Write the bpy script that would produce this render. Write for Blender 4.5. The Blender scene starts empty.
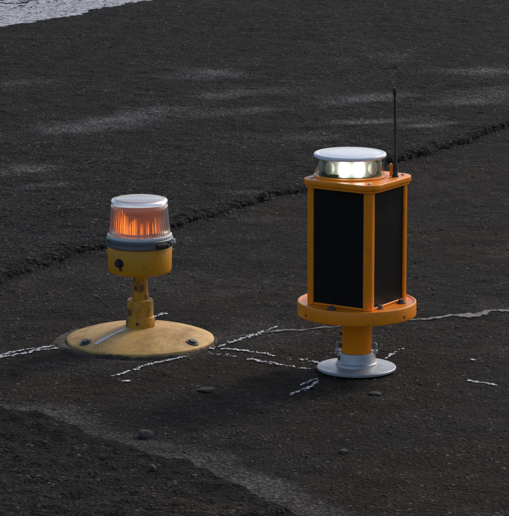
import bpy, bmesh, math, random
import numpy as np
from mathutils import Vector, Matrix
R = math.radians
random.seed(7)
rng = np.random.default_rng(11)
scn = bpy.context.scene
COL = scn.collection

# ------------------------------------------------------------------ camera, sky, sun, exposure
cam_d = bpy.data.cameras.new('camera')
cam_d.sensor_fit = 'HORIZONTAL'; cam_d.sensor_width = 36.0
cam_d.lens = 3000.0 / 509.0 * 36.0
cam_d.clip_start = 0.1; cam_d.clip_end = 9000
cam = bpy.data.objects.new('camera', cam_d); COL.objects.link(cam)
cam.location = (0, 0, 1.75)
cam.rotation_euler = (R(90 - 11.35), 0, 0)
scn.camera = cam

SUN_AZ = 42.0      # degrees from +Y towards +X
SUN_EL = 37.0
world = bpy.data.worlds.new('World'); scn.world = world; world.use_nodes = True
wn = world.node_tree.nodes; wl = world.node_tree.links
bg = wn['Background']
sky = wn.new('ShaderNodeTexSky'); sky.sky_type = 'NISHITA'; sky.sun_disc = False
sky.sun_elevation = R(SUN_EL); sky.sun_rotation = R(SUN_AZ)
sky.air_density = 1.0; sky.dust_density = 2.5; sky.ozone_density = 1.0
wl.new(sky.outputs[0], bg.inputs[0]); bg.inputs[1].default_value = 0.15

sun_d = bpy.data.lights.new('sun', 'SUN'); sun_d.energy = 1.5; sun_d.angle = R(10.0)
sun_d.color = (1.0, 0.93, 0.82)
sun = bpy.data.objects.new('sun', sun_d); COL.objects.link(sun)
to_sun = Vector((math.sin(R(SUN_AZ)) * math.cos(R(SUN_EL)), math.cos(R(SUN_AZ)) * math.cos(R(SUN_EL)), math.sin(R(SUN_EL))))
sun.rotation_euler = to_sun.to_track_quat('Z', 'Y').to_euler()
sun.location = to_sun * 20

vs = scn.view_settings
scn.display_settings.display_device = 'sRGB'
vs.view_transform = 'Standard'; vs.look = 'None'; vs.gamma = 1.0; vs.use_curve_mapping = False
vs.exposure = -0.02

# ------------------------------------------------------------------ node helpers
def new_mat(name):
    m = bpy.data.materials.new(name); m.use_nodes = True
    return m, m.node_tree.nodes, m.node_tree.links, m.node_tree.nodes['Principled BSDF']

def N(nodes, kind, **kw):
    n = nodes.new(kind)
    for k, v in kw.items(): setattr(n, k, v)
    return n

def ramp(nodes, links, src, stops):
    r = nodes.new('ShaderNodeValToRGB')
    e = r.color_ramp.elements
    while len(e) < len(stops): e.new(0.5)
    for el, (p, c) in zip(e, stops):
        el.position = p
        el.color = (c, c, c, 1) if isinstance(c, (int, float)) else (*c, 1)
    links.new(src, r.inputs[0])
    return r.outputs[0]

def noise(nodes, links, vec, scale, detail=4, rough=0.55, dist=0.0):
    n = nodes.new('ShaderNodeTexNoise')
    n.inputs['Scale'].default_value = scale; n.inputs['Detail'].default_value = detail
    n.inputs['Roughness'].default_value = rough; n.inputs['Distortion'].default_value = dist
    links.new(vec, n.inputs['Vector'])
    return n.outputs['Fac']

def voro(nodes, links, vec, scale, feature='F1', rnd=1.0):
    n = nodes.new('ShaderNodeTexVoronoi'); n.feature = feature
    n.inputs['Scale'].default_value = scale; n.inputs['Randomness'].default_value = rnd
    links.new(vec, n.inputs['Vector'])
    return n

def mix(nodes, links, fac, a, b, mode='MIX'):
    n = nodes.new('ShaderNodeMix'); n.data_type = 'RGBA'; n.blend_type = mode
    for sock, v in ((n.inputs[0], fac), (n.inputs[6], a), (n.inputs[7], b)):
        if isinstance(v, (int, float)): sock.default_value = v
        elif isinstance(v, tuple): sock.default_value = (*v, 1)
        else: links.new(v, sock)
    return n.outputs[2]

def mth(nodes, links, op, a, b=0.0, c=None, clamp=False):
    n = nodes.new('ShaderNodeMath'); n.operation = op; n.use_clamp = clamp
    for i, v in enumerate((a, b) if c is None else (a, b, c)):
        if isinstance(v, (int, float)): n.inputs[i].default_value = v
        else: links.new(v, n.inputs[i])
    return n.outputs[0]

def bump(nodes, links, h, dist, strength=1.0, normal=None):
    b = nodes.new('ShaderNodeBump'); b.inputs['Distance'].default_value = dist
    b.inputs['Strength'].default_value = strength
    links.new(h, b.inputs['Height'])
    if normal: links.new(normal, b.inputs['Normal'])
    return b.outputs[0]

# ------------------------------------------------------------------ asphalt material
def asphalt(name, binder, stone_lo, stone_hi, dust_col, cell, relief, warm, tar_shade_col):
    m, n, l, bs = new_mat(name)
    tc = N(n, 'ShaderNodeTexCoord').outputs['Object']
    big = noise(n, l, tc, 1.3, 3, 0.6)
    med = noise(n, l, tc, 7.0, 3, 0.6)
    fine = noise(n, l, tc, 60.0, 2, 0.6)
    warped = N(n, 'ShaderNodeVectorMath', operation='MULTIPLY_ADD')
    nz = n.new('ShaderNodeTexNoise'); nz.inputs['Scale'].default_value = 45; nz.inputs['Detail'].default_value = 0; l.new(tc, nz.inputs['Vector'])
    l.new(nz.outputs['Color'], warped.inputs[0]); warped.inputs[1].default_value = (0.006, 0.006, 0.006); l.new(tc, warped.inputs[2])
    wv = warped.outputs[0]
    v1 = voro(n, l, wv, cell)
    v2 = voro(n, l, wv, cell * 2.3)
    # aggregate: which stones stand bare, and how light each is
    sep = N(n, 'ShaderNodeSeparateColor'); l.new(v1.outputs['Color'], sep.inputs[0])
    sep2 = N(n, 'ShaderNodeSeparateColor'); l.new(v2.outputs['Color'], sep2.inputs[0])
    dome = ramp(n, l, v1.outputs['Distance'], [(0.25, 1.0), (0.62, 0.0)])
    dome2 = ramp(n, l, v2.outputs['Distance'], [(0.25, 1.0), (0.62, 0.0)])
    stone = mix(n, l, sep.outputs[0], stone_lo, stone_hi)
    stone = mix(n, l, ramp(n, l, sep.outputs[1], [(0.90, 0.0), (0.97, 0.7)]), stone, (0.20, 0.19, 0.18))
    stone2 = mix(n, l, sep2.outputs[0], stone_lo, stone_hi)
    bare = mth(n, l, 'MULTIPLY', dome, ramp(n, l, mth(n, l, 'ADD', sep.outputs[2], mth(n, l, 'MULTIPLY', med, 0.6)), [(0.45, 0.15), (0.95, 1.0)]))
    col = mix(n, l, mth(n, l, 'MULTIPLY', dome2, 0.7), binder, stone2)
    col = mix(n, l, bare, col, stone)
    # broad age tint
    col = mix(n, l, ramp(n, l, big, [(0.35, 0.0), (0.65, 1.0)]), col, mix(n, l, 1.0, col, warm, 'MULTIPLY'))
    col = mix(n, l, 1.0, col, ramp(n, l, med, [(0.3, 0.72), (0.72, 1.2)]), 'MULTIPLY')
    # worn dusty places and tar (attributes hold their outline, lip shade painted in too)
    at = N(n, 'ShaderNodeAttribute'); at.attribute_name = 'wear_shade'
    sa = N(n, 'ShaderNodeSeparateColor'); l.new(at.outputs['Color'], sa.inputs[0])
    d = mth(n, l, 'ADD', sa.outputs[0], mth(n, l, 'MULTIPLY', mth(n, l, 'SUBTRACT', fine, 0.5), 0.9), clamp=True)
    d = mth(n, l, 'MULTIPLY', d, ramp(n, l, sa.outputs[0], [(0.02, 0.0), (0.25, 1.0)]))
    d = mth(n, l, 'MULTIPLY', d, mth(n, l, 'ADD', 0.30, mth(n, l, 'MULTIPLY', mth(n, l, 'MULTIPLY', dome, mth(n, l, 'ADD', 0.35, sep.outputs[1])), 0.85)), clamp=True)
    dcol = mix(n, l, fine, dust_col, tuple(c * 1.45 for c in dust_col))
    col = mix(n, l, d, col, dcol)
    t = mth(n, l, 'ADD', sa.outputs[1], mth(n, l, 'MULTIPLY', mth(n, l, 'SUBTRACT', fine, 0.5), 1.0), clamp=True)
    t = mth(n, l, 'MULTIPLY', t, sa.outputs[1])
    col = mix(n, l, mth(n, l, 'MULTIPLY', t, 0.8), col, tar_shade_col)
    l.new(col, bs.inputs['Base Color'])
    bs.inputs['Roughness'].default_value = 0.95
    bs.inputs['Specular IOR Level'].default_value = 0.08
    h = mth(n, l, 'ADD', mth(n, l, 'MULTIPLY', dome, mth(n, l, 'ADD', 0.35, sep.outputs[2])), mth(n, l, 'MULTIPLY', dome2, 0.45))
    h = mth(n, l, 'ADD', h, mth(n, l, 'MULTIPLY', fine, 0.3))
    h = mth(n, l, 'MULTIPLY', h, mth(n, l, 'SUBTRACT', 1.0, mth(n, l, 'MULTIPLY', sa.outputs[0], 0.5)))
    l.new(bump(n, l, h, relief), bs.inputs['Normal'])
    return m

M = {}
M['shoulder'] = asphalt('old_asphalt', (0.012, 0.0108, 0.0095), (0.014, 0.0125, 0.011), (0.062, 0.056, 0.049),
                        (0.105, 0.098, 0.090), 90, 0.0045, (1.12, 0.95, 0.80), (0.0085, 0.008, 0.0088))
M['runway'] = asphalt('coarse_asphalt', (0.0105, 0.0105, 0.0104), (0.013, 0.013, 0.0128), (0.070, 0.069, 0.067),
                      (0.165, 0.162, 0.158), 68, 0.009, (1.06, 0.97, 0.88), (0.014, 0.0135, 0.014))

def paint_mat(name, col, rough=0.4, dirt=(0.05, 0.04, 0.03), dirt_amt=0.3, dirt_scale=30, speck=0.0, coat=0.0, peel=0.0004, low=0.55, high=0.8):
    m, n, l, bs = new_mat(name)
    tc = N(n, 'ShaderNodeTexCoord').outputs['Object']
    a = noise(n, l, tc, dirt_scale, 6, 0.65)
    b = noise(n, l, tc, dirt_scale * 7, 3, 0.6)
    mask = mth(n, l, 'MULTIPLY', ramp(n, l, a, [(low, 0.0), (high, 1.0)]), dirt_amt)
    c = mix(n, l, ramp(n, l, b, [(0.3, 0.0), (0.7, 1.0)]), tuple(x * 0.90 for x in col), tuple(min(1, x * 1.07) for x in col))
    c = mix(n, l, mask, c, dirt)
    if speck:
        v = voro(n, l, tc, 130)
        sc = N(n, 'ShaderNodeSeparateColor'); l.new(v.outputs['Color'], sc.inputs[0])
        sm = mth(n, l, 'MULTIPLY', ramp(n, l, v.outputs['Distance'], [(0.16, 1.0), (0.36, 0.0)]), ramp(n, l, sc.outputs[0], [(0.70, 0.0), (0.78, 1.0)]))
        c = mix(n, l, mth(n, l, 'MULTIPLY', sm, speck), c, dirt)
    l.new(c, bs.inputs['Base Color'])
    rr = mth(n, l, 'ADD', rough - 0.06, mth(n, l, 'MULTIPLY', a, 0.14))
    rr = mth(n, l, 'ADD', rr, mth(n, l, 'MULTIPLY', mask, 0.3), clamp=True)
    l.new(rr, bs.inputs['Roughness'])
    bs.inputs['Coat Weight'].default_value = coat
    l.new(bump(n, l, mth(n, l, 'ADD', b, mth(n, l, 'MULTIPLY', a, 1.5)), peel), bs.inputs['Normal'])
    return m

M['dome'] = paint_mat('faded_yellow_paint', (0.60, 0.345, 0.090), 0.55, (0.17, 0.095, 0.035), 0.75, 13, 0.75, 0, 0.0007, 0.46, 0.72)
M['stem'] = paint_mat('grimy_yellow_paint', (0.52, 0.245, 0.014), 0.45, (0.035, 0.026, 0.016), 0.95, 24, 0.5, 0, 0.0008, 0.46, 0.62)
M['housing'] = paint_mat('yellow_cast_paint', (0.60, 0.258, 0.007), 0.45, (0.10, 0.055, 0.015), 0.6, 34, 0.2, 0.1, 0.0005, 0.56, 0.8)
M['orange'] = paint_mat('orange_powder_coat', (0.90, 0.250, 0.003), 0.36, (0.30, 0.10, 0.012), 0.5, 22, 0.06, 0.06, 0.00022, 0.55, 0.85)
M['panel'] = paint_mat('black_solar_glass', (0.0075, 0.0075, 0.0078), 0.38, (0.022, 0.020, 0.018), 0.35, 14, 0, 0, 0.00005)
M['panel'].node_tree.nodes['Principled BSDF'].inputs['Specular IOR Level'].default_value = 0.15
M['rubber'] = paint_mat('black_rubber', (0.016, 0.015, 0.015), 0.55, (0.04, 0.036, 0.03), 0.4, 60)
M['steel'] = paint_mat('dull_bolt_steel', (0.085, 0.080, 0.072), 0.5, (0.035, 0.022, 0.015), 0.7, 70)
M['steel'].node_tree.nodes['Principled BSDF'].inputs['Metallic'].default_value = 0.4
for k in ('orange', 'housing', 'stem'): M[k].node_tree.nodes['Principled BSDF'].inputs['Specular IOR Level'].default_value = 0.32
M['galv'] = paint_mat('galvanised_metal', (0.40, 0.42, 0.46), 0.42, (0.17, 0.16, 0.15), 0.55, 28, 0.15, 0, 0.0003, 0.5, 0.8)
M['galv'].node_tree.nodes['Principled BSDF'].inputs['Metallic'].default_value = 0.55
M['clamp'] = paint_mat('grey_clamp_metal', (0.16, 0.17, 0.185), 0.40, (0.045, 0.04, 0.035), 0.6, 45, 0.1, 0, 0.0004, 0.48, 0.75)
M['clamp'].node_tree.nodes['Principled BSDF'].inputs['Metallic'].default_value = 0.5
M['gasket'] = paint_mat('pale_gasket', (0.66, 0.66, 0.66), 0.5, (0.12, 0.09, 0.06), 0.6, 50, 0.2)
M['cap'] = paint_mat('white_cap_plastic', (0.75, 0.77, 0.82), 0.25, (0.42, 0.42, 0.42), 0.3, 20, 0, 0.2, 0.0001)
M['mortar'] = paint_mat('crumbly_mortar', (0.095, 0.070, 0.051), 0.9, (0.03, 0.025, 0.02), 0.9, 45, 0.5, 0, 0.004, 0.45, 0.7)
M['white'] = paint_mat('white_survey_paint', (0.70, 0.71, 0.75), 0.6, (0.22, 0.21, 0.20), 0.6, 90, 0.3, 0, 0.001, 0.48, 0.72)
M['stripe'] = paint_mat('worn_runway_white', (0.55, 0.56, 0.60), 0.75, (0.09, 0.09, 0.09), 0.85, 30, 0.8, 0, 0.006, 0.44, 0.68)
M['filler'] = paint_mat('grey_crack_filler', (0.235, 0.215, 0.195), 0.85, (0.06, 0.055, 0.05), 0.9, 40, 0.4, 0, 0.003, 0.5, 0.72)
M['stone'] = paint_mat('grey_stone', (0.062, 0.054, 0.046), 0.85, (0.03, 0.028, 0.025), 0.7, 90, 0.3, 0, 0.002)
M['gravel'] = paint_mat('dark_gravel', (0.052, 0.048, 0.043), 0.88, (0.022, 0.021, 0.020), 0.9, 60, 0, 0, 0.001, 0.45, 0.6)
M['board'] = paint_mat('green_circuit', (0.05, 0.085, 0.045), 0.5, (0.20, 0.20, 0.15), 0.6, 90)
M['core'] = paint_mat('cream_reflector', (0.62, 0.60, 0.48), 0.30, (0.25, 0.27, 0.2), 0.5, 40)

def thin_clear(name, tint, rough=0.03):
    m, n, l, bs = new_mat(name)
    n.remove(bs)
    out = n['Material Output']
    tr = N(n, 'ShaderNodeBsdfTransparent'); tr.inputs[0].default_value = (*tint, 1)
    gl = N(n, 'ShaderNodeBsdfGlossy'); gl.inputs['Roughness'].default_value = rough
    lw = N(n, 'ShaderNodeLayerWeight'); lw.inputs[0].default_value = 0.5
    fr = mth(n, l, 'MULTIPLY_ADD', mth(n, l, 'POWER', lw.outputs['Facing'], 4.0), 0.8, 0.04)
    mx = N(n, 'ShaderNodeMixShader')
    l.new(fr, mx.inputs[0]); l.new(tr.outputs[0], mx.inputs[1]); l.new(gl.outputs[0], mx.inputs[2])
    l.new(mx.outputs[0], out.inputs[0])
    return m
M['clear'] = thin_clear('clear_plastic', (0.93, 0.95, 0.93), 0.05)

def glass(name, col, rough, ior=1.49, extra=0.0):
    m, n, l, bs = new_mat(name)
    tc = N(n, 'ShaderNodeTexCoord').outputs['Object']
    a = noise(n, l, tc, 40, 4, 0.6)
    bs.inputs['Base Color'].default_value = (*col, 1)
    bs.inputs['Transmission Weight'].default_value = 1.0 - extra
    bs.inputs['IOR'].default_value = ior
    l.new(mth(n, l, 'ADD', rough, mth(n, l, 'MULTIPLY', a, 0.06)), bs.inputs['Roughness'])
    return m
M['lens'] = glass('clear_fluted_glass', (0.93, 0.93, 0.95), 0.02, 1.49, 0.08)
def amber_plastic(name):
    m, n, l, bs = new_mat(name); n.remove(bs)
    tr = N(n, 'ShaderNodeBsdfTransparent'); tr.inputs[0].default_value = (0.96, 0.72, 0.50, 1)
    tl = N(n, 'ShaderNodeBsdfTranslucent'); tl.inputs[0].default_value = (0.95, 0.42, 0.06, 1)
    gl = N(n, 'ShaderNodeBsdfGlossy'); gl.inputs['Roughness'].default_value = 0.25
    tc = N(n, 'ShaderNodeTexCoord').outputs['Object']
    a = noise(n, l, tc, 30, 3, 0.6)
    m1 = N(n, 'ShaderNodeMixShader'); l.new(mth(n, l, 'MULTIPLY_ADD', a, 0.2, 0.10), m1.inputs[0])
    l.new(tr.outputs[0], m1.inputs[1]); l.new(tl.outputs[0], m1.inputs[2])
    m2 = N(n, 'ShaderNodeMixShader'); m2.inputs[0].default_value = 0.05
    l.new(m1.outputs[0], m2.inputs[1]); l.new(gl.outputs[0], m2.inputs[2])
    l.new(m2.outputs[0], n['Material Output'].inputs[0])
    return m
M['amber'] = amber_plastic('amber_plastic')

def emit(name, col, strength):
    m, n, l, bs = new_mat(name)
    bs.inputs['Base Color'].default_value = (0.8, 0.8, 0.8, 1)
    bs.inputs['Emission Color'].default_value = (*col, 1)
    bs.inputs['Emission Strength'].default_value = strength
    return m
M['led'] = emit('lit_led', (0.93, 0.97, 1.0), 6.0)
M['led_rim'] = emit('lit_led_lens', (1.0, 1.0, 0.72), 1.1)
M['streak_glow'] = emit('amber_streak_glow', (1.0, 0.45, 0.06), 2.4)  # glow of the added rods behind the amber streaks

# ------------------------------------------------------------------ mesh helpers
def finish(name, bm, mat, parent=None, smooth=40, loc=None, rot=None):
    me = bpy.data.meshes.new(name)
    bmesh.ops.recalc_face_normals(bm, faces=bm.faces[:])
    bm.to_mesh(me); bm.free()
    if smooth:
        me.shade_smooth(); me.set_sharp_from_angle(angle=R(smooth))
    me.materials.append(mat)
    o = bpy.data.objects.new(name, me); COL.objects.link(o)
    if parent: o.parent = parent
    if loc: o.location = loc
    if rot: o.rotation_euler = rot
    return o

def lathe(prof, seg=96, flute=None):
    """closed solid of revolution; prof is a list of (r, z); flute(i, ang, r, z) -> r"""
    bm = bmesh.new(); rings = []
    for i, (r, z) in enumerate(prof):
        if r < 1e-6:
            rings.append([bm.verts.new((0, 0, z))]); continue
        ring = []
        for k in range(seg):
            a = 2 * math.pi * k / seg
            rr = flute(i, a, r, z) if flute else r
            ring.append(bm.verts.new((rr * math.cos(a), rr * math.sin(a), z)))
        rings.append(ring)
    for A, B in zip(rings, rings[1:]):
        if len(A) == 1 and len(B) == 1: continue
        for k in range(seg):
            j = (k + 1) % seg
            if len(A) == 1: bm.faces.new((A[0], B[j], B[k]))
            elif len(B) == 1: bm.faces.new((A[k], A[j], B[0]))
            else: bm.faces.new((A[k], A[j], B[j], B[k]))
    return bm

def ring_solid(prof, seg=96, flute=None):
    """profile loop closed on itself (a tube or ring)"""
    bm = lathe(prof + [prof[0]], seg, flute)
    bmesh.ops.remove_doubles(bm, verts=bm.verts[:], dist=1e-6)
    return bm

def box(sx, sy, sz, bev=0.0, seg=2, c=(0, 0, 0)):
    bm = bmesh.new()
    bmesh.ops.create_cube(bm, size=1.0)
    for v in bm.verts: v.co = Vector((v.co.x * sx + c[0], v.co.y * sy + c[1], v.co.z * sz + c[2]))
    if bev: bmesh.ops.bevel(bm, geom=bm.edges[:], offset=bev, segments=seg, affect='EDGES', profile=0.5)
    return bm

def prism(pts, z0, z1, bev=0.0, seg=2):
    bm = bmesh.new()
    lo = [bm.verts.new((x, y, z0)) for x, y in pts]; hi = [bm.verts.new((x, y, z1)) for x, y in pts]
    n = len(pts)
    bm.faces.new(lo[::-1]); bm.faces.new(hi)
    for k in range(n): bm.faces.new((lo[k], lo[(k + 1) % n], hi[(k + 1) % n], hi[k]))
    bm.normal_update()
    if bev:
        es = [e for e in bm.edges if abs(e.verts[0].co.z - e.verts[1].co.z) < 1e-6]
        bmesh.ops.bevel(bm, geom=es, offset=bev, segments=seg, affect='EDGES', profile=0.5)
    return bm

def round_square(h, r, seg=8):
    pts = []
    for q, (sx, sy) in enumerate(((1, 1), (-1, 1), (-1, -1), (1, -1))):
        for k in range(seg + 1):
            a = math.pi / 2 * (q + k / seg)
            pts.append((sx * (h - r) + r * math.cos(a), sy * (h - r) + r * math.sin(a)))
    return pts

def tube(path, r, seg=8):
    bm = bmesh.new(); rings = []
    path = [Vector(p) for p in path]
    for i, p in enumerate(path):
        t = (path[min(i + 1, len(path) - 1)] - path[max(i - 1, 0)]).normalized()
        u = t.orthogonal().normalized() if i == 0 else (rings_u - t * rings_u.dot(t)).normalized()
        rings_u = u; w = t.cross(u)
        rr = r[i] if isinstance(r, (list, tuple)) else r
        rings.append([bm.verts.new(p + (u * math.cos(2 * math.pi * k / seg) + w * math.sin(2 * math.pi * k / seg)) * rr) for k in range(seg)])
    for A, B in zip(rings, rings[1:]):
        for k in range(seg): bm.faces.new((A[k], A[(k + 1) % seg], B[(k + 1) % seg], B[k]))
    bm.faces.new(rings[0][::-1]); bm.faces.new(rings[-1])
    return bm

def hex_bolt(r, h, washer=1.45, wh=0.003):
    bm = lathe([(0, 0), (r * washer, 0), (r * washer, wh * 0.7), (r * washer - 0.001, wh), (0, wh)], 24)
    b2 = lathe([(0, wh * 0.6), (r, wh * 0.6), (r, h - 0.0015), (r * 0.86, h), (0, h)], 6)
    me = bpy.data.meshes.new('tmp'); b2.to_mesh(me); b2.free(); bm.from_mesh(me); bpy.data.meshes.remove(me)
    return bm

def thing(name, label, cat, loc, rz=0.0, group=None):
    o = bpy.data.objects.new(name, None); o.empty_display_size = 0.05; COL.objects.link(o)
    o.location = loc; o.rotation_euler = (0, 0, rz)
    o['label'] = label; o['category'] = cat
    if group: o['group'] = group
    return o

# ------------------------------------------------------------------ terrain relief
def hashn(ix, iy, seed):
    h = (ix.astype(np.int64) * 374761393 + iy.astype(np.int64) * 668265263 + seed * 1442695041) & 0xffffffff
    h = ((h ^ (h >> 13)) * 1274126177) & 0xffffffff
    h = ((h ^ (h >> 16)) * 2246822519) & 0xffffffff
    return ((h ^ (h >> 15)) & 0xffffff) / float(0xffffff)

def vnoise(x, y, cell, seed):
    x = np.asarray(x, float) / cell; y = np.asarray(y, float) / cell
    ix = np.floor(x); iy = np.floor(y); fx = x - ix; fy = y - iy
    fx = fx * fx * (3 - 2 * fx); fy = fy * fy * (3 - 2 * fy)
    a = hashn(ix, iy, seed); b = hashn(ix + 1, iy, seed); c = hashn(ix, iy + 1, seed); d = hashn(ix + 1, iy + 1, seed)
    return (a * (1 - fx) + b * fx) * (1 - fy) + (c * (1 - fx) + d * fx) * fy - 0.5

def fbm(x, y, cell, seed, octv=4, gain=0.55):
    s = 0; amp = 1.0
    for k in range(octv):
        s = s + vnoise(x, y, cell / 2.1 ** k, seed + k * 17) * amp; amp *= gain
    return s

def sstep(a, b, x):
    t = np.clip((x - a) / (b - a), 0, 1); return t * t * (3 - 2 * t)

EX, EY = 0.509, 0.861            # along the runway edge
NX, NY = -0.861, 0.509           # across it, away from the shoulder
LIP = 4.875                      # where the coarse layer ends
STRIPE = 8.26

def lip_offset(u):
    u = np.asarray(u, float)
    return fbm(u, u * 0 + 3.1, 0.55, 5, 2) * 0.07 + fbm(u, u * 0 + 9.7, 0.075, 21, 3, 0.7) * 0.036

# edge of the darker foreground layer (x -> y), it lies on the camera's side
BX = np.array([-3.0, -1.2, -0.80, -0.601, -0.504, -0.43, -0.352, -0.29, -0.233, -0.143, -0.09, -0.031, 0.074, 0.30, 0.9, 3.0])
BY = np.array([7.60, 7.10, 6.94, 6.871, 6.833, 6.72, 6.613, 6.55, 6.483, 6.423, 6.31, 6.212, 6.013, 5.70, 5.1, 3.6])
# camera-far edge of the pale dusty strip beside it
TX = np.array([-3.0, -1.2, -0.611, -0.435, -0.239, -0.01, 0.157, 0.40, 0.9, 3.0])
TY = np.array([7.75, 7.25, 6.998, 6.871, 6.66, 6.40, 6.06, 5.72, 5.2, 3.7])

def fg_dist(x, y):
    return np.interp(x, BX, BY) + fbm(x, y, 0.09, 41, 3) * 0.05 - y       # >0 on the near, darker side

def h_ground(x, y):
    x = np.asarray(x, float); y = np.asarray(y, float)
    h = fbm(x, y, 0.7, 1, 3) * 0.007 + fbm(x, y, 0.075, 2, 3, 0.65) * 0.0042 + fbm(x, y, 0.02, 3, 2) * 0.0014
    fgd = fg_dist(x, y); k = sstep(0.0, 0.025, fgd); h = h + k * (0.012 + 0.009 * fbm(x, y, 0.05, 4, 3, 0.7))
    for px, py, pr in ((0.255, 7.307, 0.11), (-0.297, 7.62, 0.20)):       # flat seats under the two lights
        k = sstep(pr, pr + 0.10, np.hypot(x - px, y - py)); h = h * k - 0.0035 * (1 - k)
    under = sstep(0.10, 0.30, x * NX + y * NY - LIP)
    return h * (1 - under) - 0.012 * under

def h_runway(u, v):
    x = u * EX + (LIP + v) * NX; y = u * EY + (LIP + v) * NY
    h = 0.021 + fbm(x, y, 0.8, 61, 3) * 0.008 + fbm(x, y, 0.085, 62, 3, 0.7) * 0.0065 + fbm(x, y, 0.024, 63, 2) * 0.0025
    return h - (1 - sstep(0.0, 0.055, v)) * 0.004

def axis(a, b, step, far, grow=1.5):
    core = list(np.arange(a, b + step * 0.5, step))
    lo, hi, d = [], [], step
    p = a
    while p > a - far: d *= grow; p -= d; lo.append(p)
    p, d = b, step
    while p < b + far: d *= grow; p += d; hi.append(p)
    return np.array(lo[::-1] + core + hi)

def sheet(name, X, Y, Z, mat, wear_shade=None):
    ny, nx = X.shape
    me = bpy.data.meshes.new(name)
    co = np.stack([X, Y, Z], -1).reshape(-1, 3)
    idx = np.arange(ny * nx).reshape(ny, nx)
    q = np.stack([idx[:-1, :-1], idx[:-1, 1:], idx[1:, 1:], idx[1:, :-1]], -1).reshape(-1, 4)
    me.vertices.add(len(co)); me.vertices.foreach_set('co', co.ravel().astype(np.float32))
    me.loops.add(q.size); me.loops.foreach_set('vertex_index', q.ravel().astype(np.int32))
    me.polygons.add(len(q)); me.polygons.foreach_set('loop_start', (np.arange(len(q)) * 4).astype(np.int32))
    me.update(calc_edges=True)
    if wear_shade is not None:
        at = me.color_attributes.new('wear_shade', 'FLOAT_COLOR', 'POINT')
        at.data.foreach_set('color', wear_shade.reshape(-1, 4).astype(np.float32).ravel())
    me.shade_smooth(); me.materials.append(mat)
    if me.polygons[len(q) // 2].normal.z < 0: me.flip_normals()
    o = bpy.data.objects.new(name, me); COL.objects.link(o)
    return o

def blob(x, y, cx, cy, rx, ry, rot=0.0):
    c, s = math.cos(rot), math.sin(rot)
    dx, dy = x - cx, y - cy
    return np.exp(-(((dx * c + dy * s) / rx) ** 2 + ((-dx * s + dy * c) / ry) ** 2))

# ---- shoulder sheet (reaches the horizon)
gx = axis(-1.0, 1.05, 0.0065, 3500); gy = axis(5.7, 11.5, 0.0075, 3500)
X, Y = np.meshgrid(gx, gy)
Z = h_ground(X, Y)
fd = fg_dist(X, Y)
band_far = np.interp(X, TX, TY) - Y - 0.03
band = sstep(-0.10, 0.06, band_far + fbm(X, Y, 0.12, 71, 3) * 0.14) * (1 - sstep(-0.005, 0.02, fd))
dust = band * (0.48 + 0.38 * sstep(-0.1, 0.25, fbm(X, Y, 0.2, 72, 3)))
ring = np.hypot(X + 0.297, Y - 7.62)
dust = dust + np.exp(-((ring - 0.215) / 0.035) ** 2) * 0.30 * sstep(-0.25, 0.3, fbm(X, Y, 0.1, 73, 3))
dust = dust + 0.25 * sstep(0.05, 0.55, fbm(X, Y, 0.35, 74, 4))
dust = dust + 0.10 * sstep(0.06, 0.3, fd) * sstep(0.0, 0.5, fbm(X, Y, 0.25, 76, 3))
tar_shade = sstep(-0.005, 0.015, fd) * (0.95 - 0.62 * sstep(0.10, 0.38, fd + 0.12 * fbm(X, Y, 0.2, 77, 3))) * np.clip(0.9 + 0.8 * fbm(X, Y, 0.06, 78, 3), 0.3, 1.0)
lipd = LIP + lip_offset(X * EX + Y * EY) - (X * NX + Y * NY)
tar_shade = np.maximum(tar_shade, np.exp(-(lipd / 0.045) ** 2) * 0.85)  # shade at the foot of the runway lip, painted dark into the colour
W = np.stack([np.clip(dust, 0, 1), np.clip(tar_shade, 0, 1), X * 0, X * 0 + 1], -1)
ground = sheet('ground', X, Y, Z, M['shoulder'], W); ground['kind'] = 'structure'

# ---- runway sheet with its broken front edge
ug = axis(6.0, 14.6, 0.0085, 1500)
vcore = np.concatenate([[-0.012, -0.004, 0.0, 0.004], np.arange(0.011, 3.75, 0.0085)])
vfar = []; p, d = vcore[-1], 0.0085
while p < 1500: d *= 1.5; p += d; vfar.append(p)
vg = np.concatenate([vcore, vfar])
U, V = np.meshgrid(ug, vg)
fade = 1 - sstep(0.05, 0.5, V)
off = lip_offset(U) * fade
Xr = U * EX + (LIP + V + off) * NX; Yr = U * EY + (LIP + V + off) * NY
Zr = h_runway(U, V)
rowk = np.array([0.0, 0.15, 0.55, 0.85] + [1.0] * (len(vg) - 4))[:, None]
Zr = np.where(rowk < 1, -0.02 + (Zr + 0.02) * rowk, Zr)
near = (1 - sstep(0.0, 0.10, V))
Zr = Zr + near * fbm(Xr, Yr, 0.05, 81, 3, 0.7) * 0.014 * (rowk > 0.5)
dr = Xr * 0
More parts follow.
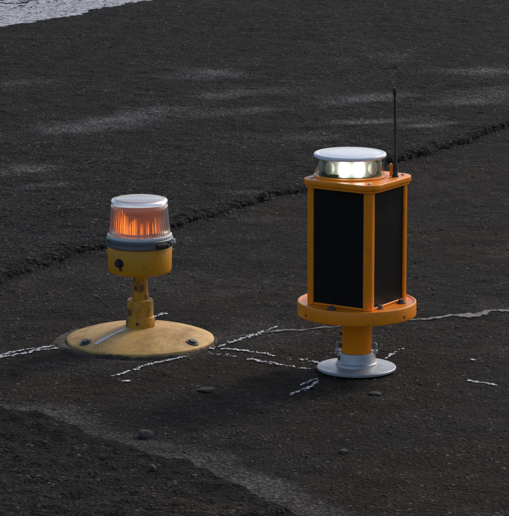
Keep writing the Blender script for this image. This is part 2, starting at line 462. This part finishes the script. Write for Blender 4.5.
for cx, cy, rx, ry, rot, a in ((-0.62, 11.15, 0.34, 0.13, 0.75, 0.62), (-0.36, 11.55, 0.16, 0.08, 0.6, 0.5), (-0.20, 12.60, 0.20, 0.16, 0.5, 0.40),
                               (-0.78, 10.15, 0.17, 0.10, 0.6, 0.50), (-0.72, 9.85, 0.12, 0.05, 0.5, 0.34),
                               (-0.02, 11.55, 0.24, 0.09, 0.5, 0.34), (0.42, 11.85, 0.22, 0.10, 0.45, 0.55), (0.86, 11.80, 0.20, 0.09, 0.5, 0.60),
                               (0.42, 11.25, 0.15, 0.07, 0.4, 0.55), (0.66, 11.15, 0.14, 0.05, 0.6, 0.50), (0.95, 12.65, 0.16, 0.14, 0.5, 0.52), (0.20, 10.85, 0.12, 0.08, 0.4, 0.32),
                               (0.55, 13.1, 0.25, 0.15, 0.6, 0.30), (-0.10, 12.0, 0.25, 0.09, 0.5, 0.30), (-0.95, 12.3, 0.22, 0.12, 0.6, 0.30), (1.2, 12.2, 0.3, 0.12, 0.5, 0.5), (-0.03, 9.75, 0.10, 0.05, 0.4, 0.3)):
    dr = dr + a * blob(Xr, Yr, cx, cy, rx, ry, rot)
dr = 1.55 * dr * np.clip(0.75 + 1.1 * fbm(Xr, Yr, 0.16, 91, 4), 0, 1.5) + 0.14 * sstep(0.0, 0.5, fbm(Xr, Yr, 0.45, 92, 4))
tr = np.exp(-((V + 0.0) / 0.05) ** 2) * 0.7 * sstep(-0.3, 0.2, fbm(Xr, Yr, 0.12, 93, 2))  # painted shade continues along the broken front edge of the runway
W = np.stack([np.clip(dr, 0, 1), np.clip(tr, 0, 1), Xr * 0, Xr * 0 + 1], -1)
runway = sheet('runway', Xr, Yr, Zr, M['runway'], W); runway['kind'] = 'structure'

# ---- worn white edge stripe, a part of the runway
us = np.concatenate([np.arange(-40, 11.0, 0.6), np.arange(11.0, 15.6, 0.014), np.arange(15.6, 80, 0.6)])
ts = np.concatenate([[0, 0.004], np.arange(0.014, 0.9, 0.014), [0.896, 0.9]])
US, TS = np.meshgrid(us, ts)
e0 = STRIPE - LIP + fbm(us, us * 0 + 1.7, 0.12, 95, 4, 0.7) * 0.05
e1 = STRIPE - LIP + 0.9 + fbm(us, us * 0 + 5.3, 0.12, 96, 4, 0.7) * 0.05
VS = e0[None, :] * (1 - TS / 0.9) + e1[None, :] * (TS / 0.9)
stripe = sheet('edge_stripe', US * EX + (LIP + VS) * NX, US * EY + (LIP + VS) * NY, h_runway(US, VS) + 0.0004, M['stripe'])
stripe.parent = runway
stripe['label'] = 'worn white painted edge stripe across the far corner of the runway'

# ------------------------------------------------------------------ sprayed survey lines and crack filler (parts of the ground)
def ragged_blob(bm, cx, cy, rx, ry, ang, lift=0.0028, n=9):
    c, s = math.cos(ang), math.sin(ang); vs_ = []
    for k in range(n):
        a = 2 * math.pi * k / n; f = random.uniform(0.62, 1.15)
        dx, dy = rx * f * math.cos(a), ry * f * math.sin(a)
        x, y = cx + dx * c - dy * s, cy + dx * s + dy * c
        vs_.append((x, y))
    zs = h_ground(np.array([p[0] for p in vs_] + [cx]), np.array([p[1] for p in vs_] + [cy]))
    ctr = bm.verts.new((cx, cy, zs[-1] + lift))
    ring_ = [bm.verts.new((x, y, z + lift)) for (x, y), z in zip(vs_, zs)]
    for k in range(n): bm.faces.new((ctr, ring_[k], ring_[(k + 1) % n]))

def spray_line(name, label, pts, width, density=1.0, strands=1, gap=0.25, lift=0.0026):
    bm = bmesh.new()
    pts = [Vector((p[0], p[1], 0)) for p in pts]
    for a, b in zip(pts, pts[1:]):
        L = (b - a).length; d = (b - a).normalized(); nrm = Vector((-d.y, d.x, 0)); ang = math.atan2(d.y, d.x)
        ph = random.uniform(0, 50); s = 0.0
        while s < L:
            p = a + d * s
            for st in range(strands):
                o = (st - (strands - 1) / 2) * width * 0.75 + float(fbm(np.array([s + ph]), np.array([st * 5.1]), 0.09, 31, 2)) * width * 0.25
                keep = float(fbm(np.array([s + ph]), np.array([st * 3.3 + ph]), 0.045, 7, 3, 0.8)) + 0.5
                if keep > gap:
                    w = width / (1.0 if strands == 1 else 2.2)
                    for _ in range(1 + int(2.4 * (keep - gap))):
                        q = p + nrm * (o + random.gauss(0, w * 0.20)); r_ = random.uniform(0.0014, 0.0040)
                        ragged_blob(bm, q.x, q.y, r_ * 1.5, r_, ang + random.gauss(0, 0.5), lift + random.uniform(0, 0.0012), 7)
                elif random.random() < 0.25 * density:
                    q = p + nrm * (o + random.gauss(0, width * 0.4)); r_ = random.uniform(0.0010, 0.0028)
                    ragged_blob(bm, q.x, q.y, r_ * 1.4, r_, random.random() * 3, lift, 6)
            s += 0.0036 / density
    o = finish(name, bm, M['white'], ground, smooth=0)
    o['label'] = label
    return o

spray_line('survey_line', 'double white sprayed line left of the domed yellow base', [(-0.90, 7.18), (-0.647, 7.427), (-0.505, 7.563)], 0.034, 1.0, 2, 0.20)
spray_line('survey_line', 'short white sprayed dash just behind the domed yellow base', [(-0.274, 7.890), (-0.234, 7.940)], 0.020, 1.0, 1, 0.2)
spray_line('survey_line', 'white sprayed line passing in front of the domed yellow base', [(-0.352, 7.211), (-0.263, 7.335), (-0.175, 7.455)], 0.016, 1.0, 1, 0.24)
spray_line('survey_line', 'white sprayed line running back between the two lights', [(-0.110, 7.535), (-0.038, 7.631), (0.062, 7.762)], 0.020, 1.0, 1, 0.26)
spray_line('survey_line', 'nearer broken white line from domed base to grey flange', [(-0.127, 7.494), (0.014, 7.372), (0.155, 7.307)], 0.017, 1.0, 1, 0.32)
spray_line('survey_line', 'farther broken white line from domed base to grey flange', [(-0.084, 7.528), (0.04, 7.449), (0.163, 7.378)], 0.016, 1.0, 1, 0.33)
spray_line('survey_line', 'dotted white line leading off in front of the grey flange', [(0.086, 7.027), (0.125, 7.088), (0.160, 7.175)], 0.015, 1.0, 1, 0.28)
spray_line('survey_line', 'faint white line close beside the grey flange', [(0.112, 7.135), (0.157, 7.205)], 0.010, 0.8, 1, 0.42)
spray_line('survey_line', 'faint white line behind the right of the grey flange', [(0.335, 7.425), (0.385, 7.525)], 0.009, 0.7, 1, 0.42)
spray_line('survey_line', 'bright white dash alone at the right edge of the picture', [(0.523, 7.180), (0.595, 7.128)], 0.022, 1.2, 1, 0.05)
spray_line('survey_line', 'small white paint fleck above the lone white dash', [(0.549, 7.395), (0.562, 7.392)], 0.018, 1.0, 1, 0.0)
spray_line('survey_line', 'tiny white paint flecks below the domed yellow base', [(-0.322, 7.165), (-0.306, 7.17)], 0.010, 1.0, 1, 0.1)

def crack(name, label, pts, widths):
    bm = bmesh.new(); L, Rr = [], []
    px = np.array([p[0] for p in pts]); py = np.array([p[1] for p in pts])
    xs = np.arange(px[0], px[-1], 0.004)
    ys = np.interp(xs, px, py) + fbm(xs, xs * 0 + 4, 0.045, 130, 3, 0.8) * 0.010
    ws = np.interp(xs, px, widths) * (1 + 1.3 * fbm(xs, xs * 0 + 8, 0.03, 131, 3, 0.7))
    ws = np.maximum(ws, 0.0008)
    jl = fbm(xs, xs * 0 + 12, 0.016, 132, 2, 0.9) * ws * 0.4; jr = fbm(xs, xs * 0 + 16, 0.016, 133, 2, 0.9) * ws * 0.4
    ys = ys + (jl + jr) / 2; ws = np.maximum(ws + jl - jr, 0.0006)
    zl = h_ground(xs, ys + ws / 2); zr = h_ground(xs, ys - ws / 2)
    for x, y, w, a, b in zip(xs, ys, ws, zl, zr):
        L.append(bm.verts.new((x, y + w / 2, a + 0.0022))); Rr.append(bm.verts.new((x, y - w / 2, b + 0.0022)))
    for k in range(len(L) - 1): bm.faces.new((Rr[k], Rr[k + 1], L[k + 1], L[k]))
    o = finish(name, bm, M['filler'], ground, smooth=0); o['label'] = label
crack('crack_filler', 'pale grey filled crack running across the asphalt behind the solar light',
      [(-0.10, 7.655), (0.028, 7.702), (0.173, 7.750), (0.431, 7.872), (0.528, 7.909), (0.611, 7.934), (0.654, 7.972), (0.72, 7.955), (1.1, 8.06), (1.9, 8.20)],
      [0.002, 0.008, 0.008, 0.008, 0.020, 0.030, 0.034, 0.020, 0.026, 0.02])

# ------------------------------------------------------------------ amber beacon on the domed base
LX, LY = -0.297, 7.62
beacon = thing('beacon_light', 'amber beacon with ribbed clear lens on a short stem and domed yellow base', 'beacon', (LX, LY, 0))
dome_prof = [(0.192, 0.0), (0.1925, 0.005), (0.191, 0.0085), (0.187, 0.0105), (0.175, 0.0150), (0.155, 0.0215), (0.13, 0.0282), (0.105, 0.0335), (0.08, 0.0375), (0.06, 0.0395), (0.034, 0.0410)]
DR = np.array([p[0] for p in dome_prof[1:]][::-1]); DZ = np.array([p[1] for p in dome_prof[1:]][::-1])
def dome_z(r): return float(np.interp(r, DR, DZ))
base = finish('dome_base', lathe([(0, 0.0)] + dome_prof + [(0, 0.0412)], 128), M['dome'], beacon)
for ang in (-35, 215, 90):
    a = R(ang); r = 0.167
    bm = hex_bolt(0.0112, 0.0085, 1.5, 0.0035)
    tilt = Matrix.Rotation(R(15.5), 4, Vector((-math.sin(a), math.cos(a), 0)))
    bm.transform(Matrix.Translation((r * math.cos(a), r * math.sin(a), dome_z(r) - 0.0012)) @ tilt @ Matrix.Rotation(random.random(), 4, 'Z'))
    finish('bolt', bm, M['steel'], base, 30)
# survey paint carried up over the dome
bm = bmesh.new()
p0, p1 = Vector((-0.112, -0.122)), Vector((-0.030, -0.036)); d = (p1 - p0).normalized(); nr = Vector((-d.y, d.x)); prev = None
for k in range(46):
    t = k / 45; c = p0.lerp(p1, t)
    w = 0.0078 * (0.32 + 0.6 * (float(vnoise(np.array([t * 1.0]), np.array([0.0]), 0.06, 3)) + 0.5)) * (0.4 + 0.6 * min(1, (1 - t) * 4))
    row = []
    for s in (-1, -0.33, 0.33, 1):
        q = c + nr * w * s
        row.append(bm.verts.new((q.x, q.y, dome_z(q.length) + 0.0009)))
    if prev:
        for i in range(3): bm.faces.new((prev[i], row[i], row[i + 1], prev[i + 1]))
    prev = row
o = finish('paint_streak', bm, M['white'], base); o['label'] = 'white sprayed streak over the domed base'
# crumbly mortar bed round the rim
nb = 150; bm = bmesh.new(); rows = []
for i, (t, zz) in enumerate(((0.0, 0.0015), (0.35, 0.0048), (0.7, 0.0030), (1.0, -0.006))):
    row = []
    for k in range(nb):
        a = 2 * math.pi * k / nb
        nn = float(fbm(np.array([math.cos(a) * 0.3]), np.array([math.sin(a) * 0.3]), 0.09, 140, 3)) 
        wid = 0.009 + 0.020 * nn + 0.030 * max(0, math.cos(a - R(172))) ** 1.5
        r = 0.1915 + max(0.006, wid) * t
        row.append(bm.verts.new((r * math.cos(a), r * math.sin(a), zz + (random.uniform(-0.0018, 0.0022) if 0 < t < 1 else 0))))
    rows.append(row)
for A, B in zip(rows, rows[1:]):
    for k in range(nb): bm.faces.new((A[k], A[(k + 1) % nb], B[(k + 1) % nb], B[k]))
finish('mortar_bed', bm, M['mortar'], beacon, 60)
stem = finish('stem', lathe([(0, 0.100), (0.0225, 0.100), (0.0222, 0.112), (0.0210, 0.125), (0.0190, 0.160), (0.0185, 0.178), (0.024, 0.188), (0, 0.188)], 64), M['stem'], beacon)
collar = finish('collar', lathe([(0, 0.036), (0.0372, 0.036), (0.0376, 0.040), (0.0372, 0.064), (0.0355, 0.068), (0.0343, 0.069), (0.0340, 0.107), (0.0325, 0.111), (0.0245, 0.1125), (0.0225, 0.108), (0, 0.108)], 72), M['stem'], beacon)
for a in (-100, 20, 140):
    bm = lathe([(0, -0.002), (0.0042, -0.002), (0.0042, 0.0022), (0.0030, 0.003), (0.0028, 0.0012), (0, 0.0012)], 12)
    bm.transform(Matrix.Rotation(R(a), 4, 'Z') @ Matrix.Translation((0.0374, 0, 0.053)) @ Matrix.Rotation(R(90), 4, 'Y'))
    finish('set_screw', bm, M['steel'], collar, 30)
housing = finish('housing', lathe([(0, 0.184), (0.070, 0.184), (0.0765, 0.1852), (0.0803, 0.188), (0.0818, 0.193), (0.0824, 0.202), (0.0838, 0.249), (0.0815, 0.2535), (0, 0.2535)], 128), M['housing'], beacon)
def radial(bm, ang, r, z):
    bm.transform(Matrix.Rotation(R(ang), 4, 'Z') @ Matrix.Translation((r, 0, z)) @ Matrix.Rotation(R(90), 4, 'Y')); return bm
plug = finish('cable_plug', radial(lathe([(0, -0.004), (0.0125, -0.004), (0.0125, 0.003), (0.0115, 0.0042), (0.0085, 0.0042), (0.0085, 0.011), (0.0075, 0.012), (0, 0.012)], 24), -127, 0.0825, 0.2195), M['rubber'], housing, 35)
finish('plug_tail', radial(lathe([(0, 0), (0.0036, 0), (0.003, 0.004), (0, 0.005)], 12), -124, 0.0835, 0.203), M['rubber'], plug, 35)
for ang in (180, 5):
    finish('screw', radial(lathe([(0, -0.003), (0.0062, -0.003), (0.0062, 0.003), (0.005, 0.0042), (0, 0.0045)], 14), ang, 0.083, 0.238), M['steel'] if ang != 180 else M['housing'], housing, 35)
ringp = finish('clamp_ring', ring_solid([(0.070, 0.2545), (0.0845, 0.2545), (0.0868, 0.2565), (0.0872, 0.262), (0.0860, 0.2685), (0.0868, 0.271), (0.0864, 0.2755), (0.084, 0.2775), (0.070, 0.2775)], 128), M['clamp'], beacon)
finish('latch', radial(box(0.013, 0.034, 0.009, 0.002, 2, (0, 0, 0.003)), -48, 0.0862, 0.2635), M['rubber'], ringp)
finish('latch_screw', radial(lathe([(0, 0), (0.0042, 0), (0.0042, 0.013), (0.003, 0.0145), (0, 0.0145)], 12), -38, 0.085, 0.2645), M['steel'], ringp, 35)
finish('latch_lug', radial(box(0.012, 0.008, 0.009, 0.0015, 2, (0, 0, 0.002)), -8, 0.0862, 0.2680), M['gasket'], ringp)
finish('latch_lug', radial(box(0.012, 0.007, 0.010, 0.0012, 2, (0, 0, 0.004)), -26, 0.0862, 0.2665), M['clamp'], ringp)
finish('gasket', ring_solid([(0.066, 0.2778), (0.0835, 0.2778), (0.0842, 0.280), (0.0835, 0.2845), (0.081, 0.286), (0.066, 0.286)], 128), M['gasket'], beacon)
# fluted clear lens: outer wall ribbed, solid wall with an inner surface
NF = 60
def flute(i, a, r, z):
    if 1 <= i <= 9: return r + (0.0008, 0.0006, 0.0003)[max(0, i - 7)] * math.cos(a * NF)
    return r
outer = [(0.0800, 0.2865), (0.0785, 0.2885), (0.0778, 0.294), (0.0770, 0.304), (0.0762, 0.314), (0.0754, 0.324), (0.0746, 0.334), (0.0738, 0.344), (0.0732, 0.354), (0.0728, 0.362),
         (0.0735, 0.366), (0.0735, 0.3715), (0.0715, 0.3755), (0.068, 0.3775), (0.055, 0.3785), (0.03, 0.379), (0, 0.3792)]
inner = [(0, 0.3742), (0.055, 0.3737), (0.064, 0.3722), (0.0675, 0.369), (0.0685, 0.364), (0.0695, 0.344), (0.0712, 0.324), (0.0728, 0.304), (0.0742, 0.2885), (0.0750, 0.2865)]
bm = lathe(outer + inner + [outer[0]], 480, flute); bmesh.ops.remove_doubles(bm, verts=bm.verts[:], dist=1e-6)
lens = finish('lens', bm, M['lens'], beacon, 50)
# horizontal prism ribs inside and amber filter
prof = [(0.0715, 0.2868)]
for k in range(15):
    z = 0.288 + k * 0.0045; r = 0.0712 - 0.0055 * (k / 14)
    prof += [(r, z), (r + 0.0009, z + 0.00225)]
prof += [(0.0635, 0.357), (0.058, 0.3605), (0, 0.3625)]
prof_in = [(0, 0.3605), (0.057, 0.3585), (0.0615, 0.356), (0.0640, 0.345), (0.0690, 0.300), (0.0695, 0.2868)]
bm = lathe(prof + prof_in + [prof[0]], 96); bmesh.ops.remove_doubles(bm, verts=bm.verts[:], dist=1e-6)
finish('amber_filter', bm, M['amber'], beacon, 30)
core_b = finish('lamp_core', lathe([(0, 0.2868), (0.040, 0.2868), (0.040, 0.292), (0.022, 0.295), (0.020, 0.335), (0.014, 0.341), (0, 0.342)], 40), M['clamp'], beacon)
for ang, hh, rr in ((183, 0.062, 0.0050), (207, 0.054, 0.0040), (224, 0.045, 0.0028), (238, 0.048, 0.0030), (251, 0.036, 0.0024), (263, 0.042, 0.0026), (277, 0.030, 0.0020), (292, 0.034, 0.0022), (318, 0.028, 0.0018), (338, 0.040, 0.0020)):  # added glowing rods, shaped to imitate orange streaks inside the lens
    bm = lathe([(0, 0.2925), (rr, 0.2925), (rr, 0.2925 + hh * 0.4), (rr * 0.25, 0.2925 + hh), (0, 0.2925 + hh)], 12)
    bm.transform(Matrix.Translation((0.0575 * math.cos(R(ang)), 0.0575 * math.sin(R(ang)), 0)))
    finish('streak_glow_rod', bm, M['streak_glow'], core_b)
# ------------------------------------------------------------------ solar light on the grey flange
SX, SY = 0.255, 7.307
solar = thing('solar_light', 'orange solar light with black panels, lit clear lens and whip antenna', 'solar light', (SX, SY, 0))
flange = finish('flange', lathe([(0, 0.0), (0.097, 0.0), (0.0990, 0.0015), (0.0992, 0.0062), (0.0975, 0.0082), (0.060, 0.0098), (0.0525, 0.0105), (0.0515, 0.012), (0.0508, 0.0175), (0.0485, 0.0195), (0.0474, 0.0215),
                              (0.0470, 0.043), (0.0462, 0.0452), (0.0400, 0.0456), (0.0390, 0.040), (0, 0.040)], 128), M['galv'], solar)
for ang in (-8, 172):
    bm = tube([(0, 0, -0.012), (0.002, 0, -0.002), (0.0065, 0, 0.008), (0.0068, 0, 0.016), (0.003, 0, 0.021), (-0.0025, 0, 0.018)], 0.0022, 8)
    bm.transform(Matrix.Rotation(R(ang), 4, 'Z') @ Matrix.Translation((0.0435, 0, 0.048)))
    finish('spring_clip', bm, M['galv'], flange)
    bm = box(0.011, 0.014, 0.008, 0.0015, 2); bm.transform(Matrix.Rotation(R(ang), 4, 'Z') @ Matrix.Translation((0.0475, 0, 0.0465)))
    finish('clip_lug', bm, M['galv'], flange)
bm = lathe([(0, -0.003), (0.006, -0.003), (0.006, 0.002), (0.0045, 0.0032), (0, 0.0034)], 6); finish('set_screw', radial(bm, -158, 0.0472, 0.033), M['steel'], flange, 30)
post = finish('post', lathe([(0, 0.041), (0.0378, 0.041), (0.0380, 0.135), (0.0420, 0.1425), (0, 0.1425)], 96), M['orange'], solar)
for z in (0.062, 0.092):
    finish('screw', radial(lathe([(0, -0.003), (0.004, -0.003), (0.004, 0.003), (0.003, 0.004), (0, 0.004)], 12), -172, 0.038, z), M['rubber'], post, 35)
TZ0, TZ1 = 0.1415, 0.1765
tray = finish('tray', lathe([(0, TZ0), (0.1455, TZ0), (0.1476, TZ0 + 0.0008), (0.1484, TZ0 + 0.0030), (0.1485, TZ0 + 0.006), (0.1485, TZ1 - 0.004), (0.1475, TZ1 - 0.001), (0.1455, TZ1), (0.1425, TZ1 - 0.0006), (0.1405, TZ1 - 0.003), (0.138, TZ1 - 0.0036), (0, TZ1 - 0.0036)], 160), M['orange'], solar, 35)
DECK = TZ1 - 0.0036
bolt_me = None
for (bx_, by_) in ((-0.066, -0.098), (0.110, -0.020), (0.0525, -0.083), (-0.02, 0.125)):
    bm = hex_bolt(0.0078, 0.010, 1.55, 0.0035)
    bm.transform(Matrix.Translation((bx_, by_, DECK - 0.0005)) @ Matrix.Rotation(random.random(), 4, 'Z'))
    finish('hold_down_bolt', bm, M['steel'], tray, 30)
for ang, z in ((-40, TZ0 + 0.012), (-150, TZ0 + 0.012)):
    finish('drain_hole', radial(lathe([(0, -0.002), (0.0035, -0.002), (0.0035, 0.0006), (0.0026, 0.0008), (0, 0.0002)], 14), ang, 0.1484, z), M['rubber'], tray, 35)

ROT = R(32.8)
HB = 0.0925                  # half width of the square body
BZ0, BZ1 = DECK, 0.474
rm = Matrix.Rotation(-ROT, 4, 'Z')
# four corner posts, L-shaped in plan with a chamfered outer corner
pw, pt, ch = 0.0165, 0.010, 0.007
Lp = [(HB - ch, HB), (HB - pw - 0.004, HB), (HB - pw - 0.004, HB - pt), (HB - pt - 0.002, HB - pt - 0.002), (HB - pt, HB - pw - 0.004), (HB, HB - pw - 0.004), (HB, HB - ch)]
for q in range(4):
    bm = prism(Lp, BZ0 + 0.0008, BZ1)
    es = [e for e in bm.edges if abs(e.verts[0].co.z - e.verts[1].co.z) > 0.1]
    bmesh.ops.bevel(bm, geom=es, offset=0.0014, segments=2, affect='EDGES', profile=0.5)
    bm.transform(rm @ Matrix.Rotation(q * math.pi / 2, 4, 'Z'))
    finish('corner_post', bm, M['orange'], solar, 35)
for q in range(4):
    w = HB - pw - 0.0045
    bm = box(w * 2 + 0.006, 0.006, BZ1 - BZ0 - 0.010, 0.001, 1, (0, -(HB - 0.0075), (BZ0 + BZ1) / 2))
    bm.transform(rm @ Matrix.Rotation(q * math.pi / 2, 4, 'Z'))
    pn = finish('solar_panel', bm, M['panel'], solar, 30)
    for zz in (BZ0 + 0.0035, BZ1 - 0.004):
        bm = box(w * 2, 0.009, 0.0055, 0.001, 1, (0, -(HB - 0.0060), zz))
        bm.transform(rm @ Matrix.Rotation(q * math.pi / 2, 4, 'Z'))
        finish('panel_rail', bm, M['orange'], pn, 30)
bm = prism(round_square(HB - 0.013, 0.004, 2), BZ0 + 0.001, BZ1 - 0.001); bm.transform(rm)
finish('battery_box', bm, M['rubber'], solar, 30)
PZ = 0.4885
bm = prism(round_square(0.1075, 0.040, 10), BZ1 + 0.0005, PZ, 0.0025, 3); bm.transform(rm)
plate = finish('top_plate', bm, M['orange'], solar, 35)
bm = prism(round_square(0.1035, 0.037, 10), BZ1 - 0.006, BZ1 + 0.0002, 0.001, 1); bm.transform(rm)
finish('plate_skirt', bm, M['orange'], plate, 35)
for q in range(4):
    a = R(45 + 90 * q) - ROT
    bm = lathe([(0, 0), (0.0055, 0), (0.0055, 0.0015), (0.004, 0.0032), (0, 0.0036)], 16)
    bm.transform(Matrix.Translation((0.116 * math.cos(a), 0.116 * math.sin(a), PZ - 0.0002)))
    finish('cap_screw', bm, M['galv'], plate, 30)
# lens with cap, reflector and lit emitters
cx, cy = -0.019, 0.010
def at_lens(bm): bm.transform(Matrix.Translation((cx, cy, PZ))); return bm
finish('lens_seat', at_lens(lathe([(0, 0), (0.0905, 0), (0.0905, 0.003), (0.0885, 0.005), (0.0840, 0.0052), (0, 0.0052)], 96)), M['orange'], plate)
lens2 = finish('clear_lens', at_lens(ring_solid([(0.0835, 0.0053), (0.0855, 0.0053), (0.0860, 0.010), (0.0862, 0.0495), (0.0835, 0.0495)], 128)), M['clear'], solar, 35)
finish('lens_cap', at_lens(lathe([(0, 0.0480), (0.0832, 0.0480), (0.0865, 0.0482), (0.0893, 0.0498), (0.0905, 0.0525), (0.0900, 0.0558), (0.0878, 0.0582), (0.0845, 0.0590), (0.0800, 0.0588), (0.0780, 0.0580), (0.0765, 0.0580), (0.0745, 0.0588), (0.04, 0.0600), (0, 0.0604)], 128)), M['cap'], solar, 50)
core = finish('reflector', at_lens(lathe([(0, 0.0054), (0.0690, 0.0054), (0.0670, 0.010), (0.0640, 0.020), (0.0635, 0.030), (0.0670, 0.042), (0.0700, 0.0478), (0, 0.0478)], 64)), M['core'], solar)
finish('circuit_board', at_lens(lathe([(0, 0.0053), (0.078, 0.0053), (0.078, 0.0075), (0.0700, 0.0076), (0, 0.0076)], 64)), M['board'], solar)
for k in range(6):
    a = R(205 + k * 8 + random.uniform(-3, 3)); r = 0.0735
    bm = box(random.uniform(0.004, 0.007), random.uniform(0.006, 0.012), random.uniform(0.005, 0.010), 0.0008, 1)
    bm.transform(Matrix.Translation((cx + r * math.cos(a), cy + r * math.sin(a), PZ + 0.0105)) @ Matrix.Rotation(a, 4, 'Z'))
    finish('component', bm, M['board'], core, 30)
for k in range(11):
    a = R(-90 + 2 + (k - 0.5) * 360 / 11)
    dirv = Vector((math.cos(a), math.sin(a), 0))
    c = Vector((cx, cy, PZ + 0.0268)) + dirv * 0.0620
    bm = lathe([(0, 0.0), (0.009, 0.0), (0.0115, 0.004), (0.0125, 0.008), (0.0120, 0.0115), (0.0095, 0.0145), (0.0055, 0.0165), (0, 0.0172)], 24)
    for v in bm.verts: v.co.x *= 1.55; v.co.y *= 1.08
    bm.transform(Matrix.Translation(c) @ Matrix.Rotation(a, 4, 'Z') @ Matrix.Rotation(R(90), 4, 'Y'))
    finish('led_emitter', bm, M['led'] if k in (0, 1) else M['core'], core, 60)
# whip antenna
ant_x, ant_y = 0.0925, -0.004
def at_ant(bm): bm.transform(Matrix.Translation((ant_x, ant_y, PZ)) @ Matrix.Rotation(R(-0.9), 4, 'Y')); return bm
whip = finish('antenna', at_ant(lathe([(0, 0), (0.0085, 0), (0.0085, 0.004), (0.0068, 0.006), (0.0066, 0.020), (0.0052, 0.030), (0.0036, 0.048), (0.0030, 0.060), (0.0026, 0.200), (0.0042, 0.204), (0.0046, 0.217), (0.0034, 0.222), (0, 0.2225)], 20)), M['rubber'], solar, 40)
bm = box(0.0065, 0.012, 0.030, 0.0015, 2, (ant_x - 0.0095, ant_y + 0.022, PZ + 0.0145))
finish('antenna_bracket', bm, M['orange'], plate, 35)

# ------------------------------------------------------------------ loose stones
def pebble(name, size, seed, flat=0.55):
    r_ = random.Random(seed); bm = bmesh.new()
    bmesh.ops.create_icosphere(bm, subdivisions=2, radius=1.0)
    for v in bm.verts:
        k = 1 + r_.uniform(-0.16, 0.16)
        v.co = Vector((v.co.x * size[0] * k, v.co.y * size[1] * k, v.co.z * size[2] * k))
    return bm
for (x, y, sx, sy, sz, lab, seed) in ((-0.118, 7.067, 0.020, 0.016, 0.006, 'flat dark stone in the shade in front of the two lights', 3),
                                      (-0.250, 6.640, 0.019, 0.017, 0.012, 'largest brown stone on the pale dusty strip', 5),
                                      (-0.223, 6.308, 0.0085, 0.0085, 0.009, 'small pale stone in the foreground below the dusty strip', 8),
                                      (0.291, 7.037, 0.016, 0.014, 0.005, 'flat grey stone in front of the grey flange', 12),
                                      (0.200, 6.500, 0.012, 0.010, 0.007, 'small grey stone in the right foreground', 15)):
    z = float(h_ground(np.array([x]), np.array([y]))[0])
    o = finish('stone', pebble('stone', (sx, sy, sz), seed), M['stone'], None, 25, (x, y, z + sz * 0.55))
    o['label'] = lab; o['category'] = 'stone'; o['group'] = 'loose stones on the asphalt'

ico = bmesh.new(); bmesh.ops.create_icosphere(ico, subdivisions=1, radius=1.0)
ICV = np.array([v.co[:] for v in ico.verts]); ICF = np.array([[v.index for v in f.verts] for f in ico.faces]); ico.free()
def gravel(name, label, xs, ys, zs, sizes):
    n = len(xs); nv = len(ICV)
    k = 1 + rng.uniform(-0.28, 0.28, (n, nv, 1))
    sc = np.stack([sizes * rng.uniform(0.8, 1.3, n), sizes * rng.uniform(0.8, 1.3, n), sizes * rng.uniform(0.45, 0.8, n)], -1)[:, None, :]
    v = ICV[None] * k * sc
    a = rng.uniform(0, 6.28, n)[:, None]
    vx = v[..., 0] * np.cos(a) - v[..., 1] * np.sin(a); vy = v[..., 0] * np.sin(a) + v[..., 1] * np.cos(a)
    co = np.stack([vx + xs[:, None], vy + ys[:, None], v[..., 2] + zs[:, None]], -1).reshape(-1, 3)
    f = (ICF[None] + (np.arange(n) * nv)[:, None, None]).reshape(-1, 3)
    me = bpy.data.meshes.new(name)
    me.vertices.add(len(co)); me.vertices.foreach_set('co', co.ravel().astype(np.float32))
    me.loops.add(f.size); me.loops.foreach_set('vertex_index', f.ravel().astype(np.int32))
    me.polygons.add(len(f)); me.polygons.foreach_set('loop_start', (np.arange(len(f)) * 3).astype(np.int32))
    me.update(calc_edges=True); me.materials.append(M['gravel'])
    o = bpy.data.objects.new(name, me); COL.objects.link(o)
    o['kind'] = 'stuff'; o['label'] = label; o['category'] = 'gravel'
    return o
def clear_of(xs, ys):
    return (np.hypot(xs - SX, ys - SY) > 0.115) & (np.hypot(xs - LX, ys - LY) > 0.225)
n = 3500
ys = rng.uniform(5.8, 11.3, n); xs = rng.uniform(-1.0, 1.05, n)
ok = (xs * NX + ys * NY < LIP - 0.05) & clear_of(xs, ys); xs, ys = xs[ok], ys[ok]
sz = 0.0018 + 0.0035 * rng.random(len(xs)) ** 3
gravel('loose_gravel', 'small loose grit scattered over the brownish asphalt', xs, ys, h_ground(xs, ys) + sz * 0.1, sz)
n = 1100
u = rng.uniform(6.0, 11.6, n); v = np.abs(rng.normal(0, 0.035, n)) * rng.choice([-1, 1], n) + lip_offset(u)
xs = u * EX + (LIP + v) * NX; ys = u * EY + (LIP + v) * NY
sz = 0.0025 + 0.0065 * rng.random(n) ** 2
zz = np.where(v - lip_offset(u) > 0.004, h_runway(u, v - lip_offset(u)) - 0.001, h_ground(xs, ys)) - sz * 0.15
gravel('edge_rubble', 'broken dark chippings along the edge of the coarse asphalt', xs, ys, zz, sz)
